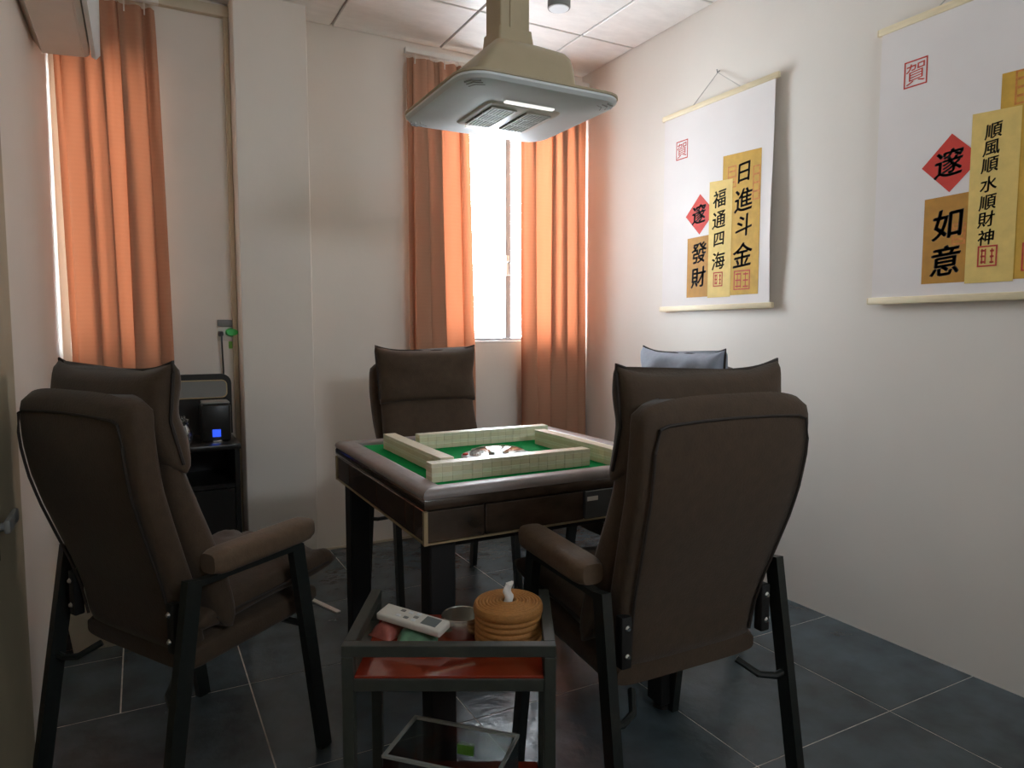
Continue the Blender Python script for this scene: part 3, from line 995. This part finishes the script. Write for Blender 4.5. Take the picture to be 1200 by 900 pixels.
def scroll(y0, y1, label, columns, dy):
    """y0 > y1: far and near edge; dy: shift of the print against the far scroll"""
    z0, z1 = 1.285, 2.262
    yc = (y0 + y1) / 2
    s = thing('hanging_scroll', label, 'scroll', (PX, yc, z0), group='calligraphy scrolls on the right wall')
    # cloth, its side edges curling a little off the wall
    bm = bmesh.new()
    NU, NV = 24, 10
    layers = []
    for off in (0.0, 0.0012):
        rows = []
        for j in range(NV + 1):
            v = j / NV
            row = []
            for i in range(NU + 1):
                u = i / NU
                e = max(0.0, (u - 0.92) / 0.08)
                lift = 0.010 * e * e * math.sin(math.pi * v) * (0.7 + 0.5 * math.sin(6 * v))
                row.append(bm.verts.new((PX - lift + off, y0 + (y1 - y0) * u, z0 + (z1 - z0) * v)))
            rows.append(row)
        layers.append(rows)
    for rows in layers:
        for j in range(NV):
            for i in range(NU):
                bm.faces.new((rows[j][i], rows[j][i + 1], rows[j + 1][i + 1], rows[j + 1][i]))
    fa, fb = layers
    for j in range(NV):
        for i in (0, NU):
            bm.faces.new((fa[j][i], fa[j + 1][i], fb[j + 1][i], fb[j][i]))
    for i in range(NU):
        for j in (0, NV):
            bm.faces.new((fa[j][i], fa[j][i + 1], fb[j][i + 1], fb[j][i]))
    cloth = obj('scroll_cloth', bm, 'paper', s, angle=60)
    for z in (z0, z1):
        bm = bmesh.new()
        bx(bm, PX - 0.006, PX + 0.012, min(y0, y1) - 0.012, max(y0, y1) + 0.012, z - 0.013, z + 0.013, 0.004)
        rod = obj('rod', bm, 'rod', s)
        for ye in (min(y0, y1) - 0.014, max(y0, y1) + 0.014):
            bm = bmesh.new()
            bx(bm, PX - 0.005, PX + 0.011, ye - 0.0035, ye + 0.0035, z - 0.012, z + 0.012, 0.002, 1)
            obj('rod_cap', bm, 'rod', rod)
    bm = bmesh.new()
    tube(bm, [(PX + 0.004, yc + 0.155, z1 + 0.012), (PX + 0.012, yc, z1 + 0.125), (PX + 0.004, yc - 0.155, z1 + 0.012)], 0.0022, 6)
    obj('hanging_cord', bm, 'cord', s)
    bm = bmesh.new()
    tube(bm, [(XR, yc, z1 + 0.135), (PX + 0.010, yc, z1 + 0.125), (PX + 0.006, yc, z1 + 0.138)], 0.003, 6)
    obj('wall_hook', bm, 'grey_plastic', s)
    x1, x2, x3 = PX - 0.0008, PX - 0.0016, PX - 0.0026

    def panel(pts, m_, x, name='printed_panel'):
        return obj(name, plate_quad([(y + dy, z) for y, z in pts], x), m_, s, smooth=False)

    def text(ch, y, z, size, x, par, m_='ink', **k):
        return obj('character', glyph(ch, y + dy, z, size, x - 0.0004, **k), m_, par, smooth=False)

    gold = panel([(2.443, 1.338), (2.215, 1.338), (2.215, 1.975), (2.443, 1.985)], 'p_gold', x1)
    orange = panel([(2.672, 1.338), (2.520, 1.338), (2.520, 1.634), (2.672, 1.630)], 'p_orange', x1)
    red = panel([(2.590, 1.643), (2.490, 1.740), (2.590, 1.837), (2.688, 1.740)], 'p_red', x1, 'printed_diamond')
    pale = panel([(2.526, 1.332), (2.380, 1.332), (2.380, 1.872), (2.526, 1.882)], 'p_pale', x2)
    for ch, y, z, size in columns['gold']:
        text(ch, y, z, size, x1, gold)
    for ch, y, z, size in columns['pale']:
        text(ch, y, z, size, x2, pale)
    for ch, y, z, size in columns['orange']:
        text(ch, y, z, size, x1, orange, bold=0.026)
    text('邃', 2.596, 1.742, 0.098, x1, red, bold=0.024)
    # red seals
    for par, yc_, zc_, w, h, x, m_, ch in ((cloth, 2.726, 2.078, 0.042, 0.046, PX - 0.0006, 'seal', '賀'), (gold, 2.311, 1.405, 0.048, 0.044, x1 - 0.0006, 'seal', None),
                                         (pale, 2.459, 1.417, 0.030, 0.034, x2 - 0.0006, 'seal', None)):
        bm = bmesh.new()
        seal_frame(bm, yc_ + dy, zc_, w, h, x, 0.005)
        if ch is None:
            for k in range(3):
                zz = zc_ - h + 0.016 + k * (2 * h - 0.032) / 2
                bx(bm, x, x + 0.0004, yc_ + dy + 0.008, yc_ + dy + w - 0.010, zz - 0.003, zz + 0.003)
                bx(bm, x, x + 0.0004, yc_ + dy - w + 0.010, yc_ + dy - 0.008, zz - 0.005, zz + 0.001)
            for yy in (0.006, -0.022 * w / 0.048, 0.026 * w / 0.048):
                bx(bm, x, x + 0.0004, yc_ + dy + yy - 0.002, yc_ + dy + yy + 0.002, zc_ - h + 0.010, zc_ + h - 0.010)
        sl = obj('red_seal', bm, m_, par if par is not cloth else s, smooth=False)
        if ch:
            obj('character', glyph(ch, yc_ + dy, zc_, 0.076, x - 0.0002, shear=0, bold=0.0), m_, sl, smooth=False)
    for yc_, zc_, w, h in columns['faint']:
        bm = bmesh.new()
        seal_frame(bm, yc_ + dy, zc_, w, h, x1 - 0.0003, 0.006)
        for k in range(3):
            zz = zc_ - h + (k + 1) * 2 * h / 4
            bx(bm, x1 - 0.0003, x1 + 0.0001, yc_ + dy - w * 0.7, yc_ + dy + w * 0.7, zz - 0.004, zz + 0.004)
        obj('faint_seal', bm, 'seal_faint', gold if yc_ < 2.5 else orange, smooth=False)
    return s


scroll(2.858, 2.150, 'white calligraphy scroll nearer the window, wholly in view with a cord above',
       {'gold': [('日', 2.313, 1.889, 0.100), ('進', 2.312, 1.766, 0.112), ('斗', 2.307, 1.652, 0.105), ('金', 2.311, 1.520, 0.118)],
        'pale': [('福', 2.460, 1.795, 0.086), ('通', 2.460, 1.697, 0.088), ('四', 2.458, 1.606, 0.076), ('海', 2.459, 1.505, 0.088)],
        'orange': [('發', 2.590, 1.555, 0.106), ('財', 2.591, 1.436, 0.104)],
        'faint': [(2.385, 1.880, 0.026, 0.050), (2.240, 1.830, 0.020, 0.075)]}, 0.0)
s2 = scroll(1.668, 0.960, 'white calligraphy scroll cut by the right edge of the picture',
            {'gold': [], 'pale': [('順', 2.459, 1.815, 0.053), ('風', 2.463, 1.762, 0.053), ('順', 2.465, 1.709, 0.053), ('水', 2.466, 1.648, 0.053), ('順', 2.466, 1.590, 0.053), ('財', 2.468, 1.536, 0.053), ('神', 2.466, 1.478, 0.053)],
             'orange': [('如', 2.591, 1.538, 0.108), ('意', 2.593, 1.415, 0.108)],
             'faint': [(2.380, 1.930, 0.024, 0.052), (2.552, 1.500, 0.022, 0.036)]}, -1.190)
bpy.data.objects.remove(FONT_OB)


# ------------------------------------------------------------------ black tea cabinet by the pillar
cab = thing('tea_cabinet', 'low black tea cabinet with rounded upright back, between left curtain and pillar', 'cabinet', (0.13, 3.34, 0))
X0, X1, Y0, Y1, ZT = -0.11, 0.362, 3.150, 3.522, 0.690
obj('side_panel', box(X0, X0 + 0.02, Y0, Y1, 0.0, ZT - 0.022, 0.002, 1), 'black', cab)
obj('side_panel', box(X1 - 0.02, X1, Y0, Y1, 0.0, ZT - 0.022, 0.002, 1), 'black', cab)
obj('worktop', box(X0 - 0.006, X1 + 0.006, Y0 - 0.01, Y1, ZT - 0.022, ZT, 0.004), 'black', cab)
obj('rear_panel', box(X0 + 0.02, X1 - 0.02, Y1 - 0.015, Y1, 0.03, ZT - 0.022), 'black_matte', cab, smooth=False)
obj('shelf', box(X0 + 0.02, X1 - 0.02, Y0 + 0.01, Y1 - 0.015, 0.500, 0.518), 'black', cab, smooth=False)
obj('shelf', box(X0 + 0.02, X1 - 0.02, Y0 + 0.01, Y1 - 0.015, 0.03, 0.048), 'black', cab, smooth=False)
dr = obj('cabinet_door', box(X0 + 0.022, X1 - 0.022, Y0 + 0.004, Y0 + 0.020, 0.05, 0.495, 0.002, 1), 'black', cab)
obj('knob', box(X0 + 0.06, X0 + 0.075, Y0 - 0.008, Y0 + 0.004, 0.38, 0.46, 0.003, 1), 'gold', dr)


def rr_ring(x0, x1, z0, z1, r, y, n=6, square_bottom=False):
    pts = []
    for sx, sz, a0 in ((1, 1, 0), (0, 1, 90), (0, 0, 180), (1, 0, 270)):
        rr = 0.004 if (square_bottom and sz == 0) else r
        cx_ = (x1 - rr) if sx else (x0 + rr)
        cz_ = (z1 - rr) if sz else (z0 + rr)
        for k in range(n + 1):
            a = R(a0 + 90 * k / n)
            pts.append((cx_ + rr * math.cos(a), y, cz_ + rr * math.sin(a)))
    return pts


bm = bmesh.new()
bridge(bm, [rr_ring(X0 + 0.02, X1 + 0.012, ZT, 0.972, 0.045, y, square_bottom=True) for y in (3.492, 3.520)])
bb = obj('upright_back', bm, 'black', cab)
bm = bmesh.new()
ring = rr_ring(X0 + 0.045, X1 - 0.010, 0.862, 0.942, 0.022, 3.489)
tube(bm, ring + [ring[0]], 0.0035, 6)
obj('gold_outline', bm, 'gold', bb)
bm = bmesh.new()
bridge(bm, [rr_ring(X0 + 0.047, X1 - 0.012, 0.864, 0.940, 0.021, y) for y in (3.487, 3.492)])
obj('inset_panel', bm, 'grey_plastic', bb)

kt = thing('water_heater', 'small black tea-water heater with a blue lit display on the cabinet', 'kettle', (0.285, 3.30, ZT))
bm = bmesh.new()
bx(bm, 0.222, 0.342, 3.24, 3.36, ZT, ZT + 0.165, 0.012, 3)
bd = obj('body', bm, 'black', kt)
bm = bmesh.new()
bx(bm, 0.226, 0.338, 3.244, 3.356, ZT + 0.165, ZT + 0.175, 0.004)
obj('lid', bm, 'grey_plastic', kt)
bm = bmesh.new()
bx(bm, 0.264, 0.298, 3.2370, 3.2400, ZT + 0.022, ZT + 0.055, 0.001, 1)
obj('display', bm, 'blue_light', bd)
bm = bmesh.new()
bx(bm, 0.262, 0.300, 3.218, 3.239, ZT + 0.001, ZT + 0.010, 0.002, 1)
obj('drip_lip', bm, 'steel', kt)
jar = thing('glass_jar', 'small clear glass jar on the black cabinet beside the heater', 'jar', (0.150, 3.24, ZT))
bm = bmesh.new()
lathe(bm, [(0.026, ZT), (0.034, ZT + 0.012), (0.038, ZT + 0.040), (0.030, ZT + 0.070), (0.022, ZT + 0.082), (0.024, ZT + 0.096), (0.022, ZT + 0.097),
           (0.019, ZT + 0.082), (0.027, ZT + 0.068), (0.034, ZT + 0.040), (0.030, ZT + 0.014), (0.022, ZT + 0.006)], (0.150, 3.24, 0), 24)
obj('jar_body', bm, 'clear', jar)
bm = bmesh.new()
lathe(bm, [(0.024, ZT + 0.096), (0.024, ZT + 0.106), (0.008, ZT + 0.110), (0.008, ZT + 0.120)], (0.150, 3.24, 0), 20)
obj('lid', bm, 'clear', jar)

# wall socket with plugs
so = thing('wall_socket', 'white double wall socket under a grey box, beside the pillar', 'socket', (0.37, YB, 1.17))
obj('socket_plate', box(0.334, 0.402, YB - 0.010, YB, 1.125, 1.192, 0.003), 'white_plastic', so)
obj('cover_box', box(0.336, 0.4035, YB - 0.022, YB, 1.193, 1.226, 0.003), 'grey_plastic', so)
ad = thing('green_adapter', 'bright green oval plug adapter in the wall socket', 'adapter', (0.398, YB - 0.010, 1.165))
bm = bmesh.new()
secs = [((0.401, YB - 0.0105 - 0.024 * f, 1.165), (1, 0, 0), (0, 0, 1), 0.030 * (1 if f < 0.7 else 0.8), 0.021 * (1 if f < 0.7 else 0.75), 2.4) for f in (0, 0.3, 0.7, 1.0)]
loft(bm, secs, 24)
obj('adapter_body', bm, 'green', ad, angle=50)
obj('tag_below', box(0.385, 0.402, YB - 0.0035, YB, 1.085, 1.120, 0.001, 1), 'lime', ad)
pl = thing('power_plug', 'black plug with its lead hanging down to the cabinet', 'plug', (0.350, YB - 0.010, 1.155))
bm = bmesh.new()
secs = [((0.350, YB - 0.0105 - 0.030 * f, 1.158), (1, 0, 0), (0, 0, 1), 0.013 * (1 - 0.35 * f), 0.014 * (1 - 0.3 * f), 3) for f in (0, 0.4, 0.8, 1.0)]
loft(bm, secs, 16)
obj('plug_body', bm, 'black', pl)
bm = bmesh.new()
tube(bm, [(0.350, YB - 0.040, 1.155), (0.350, YB - 0.046, 1.13), (0.353, YB - 0.030, 1.05), (0.356, YB - 0.022, 0.98), (0.350, YB - 0.020, 0.80)], 0.004, 6)
obj('lead', bm, 'black', pl)

# beige bin in the corner behind the left chair
bn = thing('waste_bin', 'beige bin on the floor in the left corner behind the armchair', 'bin', (-0.16, 3.00, 0))
bm = bmesh.new()
bridge(bm, [rr for rr in [[(-0.16 + sx * w, 3.00 + sy * w, z) for sx, sy in ((-1, -1), (1, -1), (1, 1), (-1, 1))] for w, z in ((0.095, 0.0), (0.125, 0.28), (0.118, 0.28), (0.090, 0.01))]])
obj('bin_body', bm, 'bin', bn, smooth=False)
bm = bmesh.new()
ring = [(-0.16 + sx * 0.126, 3.00 + sy * 0.126, 0.28) for sx, sy in ((-1, -1), (1, -1), (1, 1), (-1, 1), (-1, -1))]
tube(bm, ring, 0, rect=(0.006, 0.006))
obj('bin_rim', bm, 'bin', bn, smooth=False)


# ------------------------------------------------------------------ side stand with red glass shelves
SA = R(-28.3)
SW, SD = 0.215, 0.152                                 # half width, half depth
stand = thing('side_stand', 'small dark metal side stand with two red glass shelves in the foreground', 'side table', (0.592, 1.368, 0), SA)
ZR = 0.550
q = 0.012
for sx in (-1, 1):
    for sy in (-1, 1):
        obj('leg', box(sx * (SW - q) - q, sx * (SW - q) + q, sy * (SD - q) - q, sy * (SD - q) + q, 0.0, ZR - 0.0245, 0.0015, 1), 'stand', stand, world=False)
obj('rim_rail', box(-SW, SW, -SD, -SD + 2 * q, ZR - 0.024, ZR, 0.0015, 1), 'stand', stand, world=False)
for sx in (-1, 1):
    obj('rim_rail', box(sx * (SW - q) - q, sx * (SW - q) + q, -SD + 2 * q, SD, ZR - 0.024, ZR, 0.0015, 1), 'stand', stand, world=False)
for zz in (0.487, 0.112):
    for sy in (-1, 1):
        obj('shelf_rail', box(-SW + 2 * q, SW - 2 * q, sy * (SD - q) - q, sy * (SD - q) + q, zz - 0.032, zz - 0.006, 0.0015, 1), 'stand', stand, world=False)
    for sx in (-1, 1):
        obj('shelf_rail', box(sx * (SW - q) - q, sx * (SW - q) + q, -SD + 2 * q, SD - 2 * q, zz - 0.032, zz - 0.006, 0.0015, 1), 'stand', stand, world=False)
    bm = bmesh.new()
    bx(bm, -SW + 2 * q + 0.001, SW - 2 * q - 0.001, -SD + 0.002, SD - 0.002, zz - 0.006, zz, 0.001, 1)
    obj('glass_shelf', bm, 'red_glass', stand, world=False)


def S(lx, ly, z=0.0):                                 # stand coordinates to the room
    c, s = math.cos(SA), math.sin(SA)
    return Vector((0.592 + c * lx - s * ly, 1.368 + s * lx + c * ly, z))


ZS = 0.487
# round rattan tissue box
tp = S(0.118, 0.012, ZS)
tb = thing('tissue_box', 'round orange woven rattan tissue box on the upper red shelf', 'tissue box', tp)
bm = bmesh.new()
prof = []
for k in range(5):
    z = 0.002 + 0.013 * k
    for f in range(4):
        a = math.pi * f / 4
        prof.append((0.0720 + 0.0035 * math.sin(a), z + 0.013 * f / 4))
prof = [(0.070, 0.0)] + prof + [(0.071, 0.067)]
lathe(bm, prof, (0, 0, 0), 44)
obj('woven_wall', bm, 'rattan', tb, world=False, angle=70)
bm = bmesh.new()
prof = [(0.0735, 0.067), (0.0770, 0.070), (0.0775, 0.080), (0.0755, 0.087)]
for k in range(8):
    r0 = 0.0755 - 0.0075 * k
    for f in range(4):
        a = math.pi * f / 4
        prof.append((r0 - 0.0075 * f / 4, 0.087 + 0.0035 * math.sin(a) + 0.0006 * k))
prof.append((0.0145, 0.0915))
prof += [(0.0140, 0.086)]
lathe(bm, prof, (0, 0, 0), 44)
obj('woven_lid', bm, 'rattan', tb, world=False, angle=70)
bm = bmesh.new()
lathe(bm, [(0.0125, 0.0862), (0.0125, 0.0872)], (0, 0, 0), 20)
obj('slot', bm, 'black_matte', tb, world=False)
bm = bmesh.new()
rng = random.Random(5)
rings = []
for k in range(9):
    z = 0.086 + 0.043 * k / 8
    w = 0.011 * (1.0 - 0.15 * k / 8)
    rings.append([(w * math.cos(a) * (1 + 0.25 * math.sin(3 * a + k)) + 0.002 * math.sin(k), 0.45 * w * math.sin(a) + 0.002 * math.sin(2 * a + k * 0.8), z + 0.004 * math.sin(2 * a + 1)) for a in [2 * math.pi * i / 14 for i in range(14)]])
bridge(bm, rings)
obj('tissue', bm, 'tissue', tb, world=False, angle=60)

# clear round ashtray
ap = S(0.010, 0.052, ZS)
bm = bmesh.new()
lathe(bm, [(0.042, 0.0), (0.0445, 0.004), (0.0450, 0.042), (0.0440, 0.044), (0.0425, 0.042), (0.0415, 0.008), (0.002, 0.006)], tuple(ap), 36, cap=False)
tag(obj('ashtray', bm, 'steel'), 'round pale metal ashtray between the remote and the tissue box', 'ashtray')

# snack packs under the remote
for (lx, ly, a, w, h, m_, lab) in ((-0.150, 0.052, 0.5, 0.042, 0.030, 'snack_red', 'crumpled red and clear sachet under the end of the remote'),
                                  (-0.085, 0.016, -0.4, 0.045, 0.026, 'snack_green', 'small green sachet lying under the remote')):
    p = S(lx, ly, ZS)
    bm = bmesh.new()
    rg = random.Random(int(w * 1e4))
    NU = 10
    top = [[None] * (NU + 1) for _ in range(NU + 1)]
    bot = [[None] * (NU + 1) for _ in range(NU + 1)]
    for i in range(NU + 1):
        for j in range(NU + 1):
            u, v = 2 * i / NU - 1, 2 * j / NU - 1
            b = (1 - u ** 4) * (1 - v ** 2)
            x, y = u * w, v * w * 0.75
            xx, yy = x * math.cos(a) - y * math.sin(a), x * math.sin(a) + y * math.cos(a)
            zz = 0.003 + h * (b ** 0.6) * (0.85 + 0.15 * rg.random())
            top[i][j] = bm.verts.new((p.x + xx, p.y + yy, p.z + zz))
            bot[i][j] = bm.verts.new((p.x + xx, p.y + yy, p.z + 0.0005))
    for i in range(NU):
        for j in range(NU):
            bm.faces.new((top[i][j], top[i + 1][j], top[i + 1][j + 1], top[i][j + 1]))
            bm.faces.new((bot[i][j], bot[i][j + 1], bot[i + 1][j + 1], bot[i + 1][j]))
    for i in range(NU):
        bm.faces.new((top[i][0], bot[i][0], bot[i + 1][0], top[i + 1][0]))
        bm.faces.new((top[i][NU], top[i + 1][NU], bot[i + 1][NU], bot[i][NU]))
        bm.faces.new((top[0][i], top[0][i + 1], bot[0][i + 1], bot[0][i]))
        bm.faces.new((top[NU][i], bot[NU][i], bot[NU][i + 1], top[NU][i + 1]))
    tag(obj('snack_sachet', bm, m_), lab, 'sachet')

# remote control resting on the sachets
rp = S(-0.096, 0.022, ZS + 0.041)
rem = thing('remote_control', 'white air conditioner remote with grey screen on the upper red shelf', 'remote', rp, R(-62))
rem.rotation_euler = (R(6), R(5), SA + R(-24))
bm = bmesh.new()
bx(bm, -0.083, 0.083, -0.025, 0.025, -0.009, 0.009, 0.005, 3)
obj('case', bm, 'white_plastic', rem, world=False)
obj('screen', box(0.028, 0.066, -0.016, 0.016, 0.0088, 0.0098, 0.0004, 1), 'screen', rem, world=False)
for i in range(3):
    for j in range(2 if i else 3):
        yy = (-0.011, 0.011)[j] if i else (-0.013, 0.0, 0.013)[j]
        xx = 0.008 - i * 0.020
        obj('button', box(xx - 0.006, xx + 0.006, yy - 0.0045, yy + 0.0045, 0.0085, 0.0105, 0.001, 1), 'grey_plastic' if (i + j) % 2 else 'pale_plastic', rem, world=False)

# clear acrylic box on the lower shelf
bxo = thing('acrylic_box', 'clear open acrylic box on the lower red shelf', 'box', tuple(S(-0.005, -0.030, 0.112)), R(-46))
w, d, h, tk = 0.128, 0.080, 0.155, 0.003
obj('box_base', box(-w, w, -d, d, 0.0, tk), 'acrylic', bxo, smooth=False, world=False)
obj('box_side', box(-w, w, -d, -d + tk, tk, h - 0.005), 'acrylic', bxo, smooth=False, world=False)
obj('box_side', box(-w, w, d - tk, d, tk, h - 0.005), 'acrylic', bxo, smooth=False, world=False)
obj('box_side', box(-w, -w + tk, -d + tk, d - tk, tk, h - 0.005), 'acrylic', bxo, smooth=False, world=False)
obj('box_side', box(w - tk, w, -d + tk, d - tk, tk, h - 0.005), 'acrylic', bxo, smooth=False, world=False)
bm = bmesh.new()
for (a, b, c, e) in ((-w - 0.002, w + 0.002, -d - 0.002, -d + 0.005), (-w - 0.002, w + 0.002, d - 0.005, d + 0.002), (-w - 0.002, -w + 0.005, -d + 0.005, d - 0.005), (w - 0.005, w + 0.002, -d + 0.005, d - 0.005)):
    bx(bm, a, b, c, e, h - 0.005, h + 0.001)
obj('box_rim', bm, 'acrylic_edge', bxo, smooth=False, world=False)
st = obj('green_sticker', box(-0.020, 0.020, d - tk - 0.0008, d - tk, 0.085, 0.108), 'lime', bxo, smooth=False, world=False)
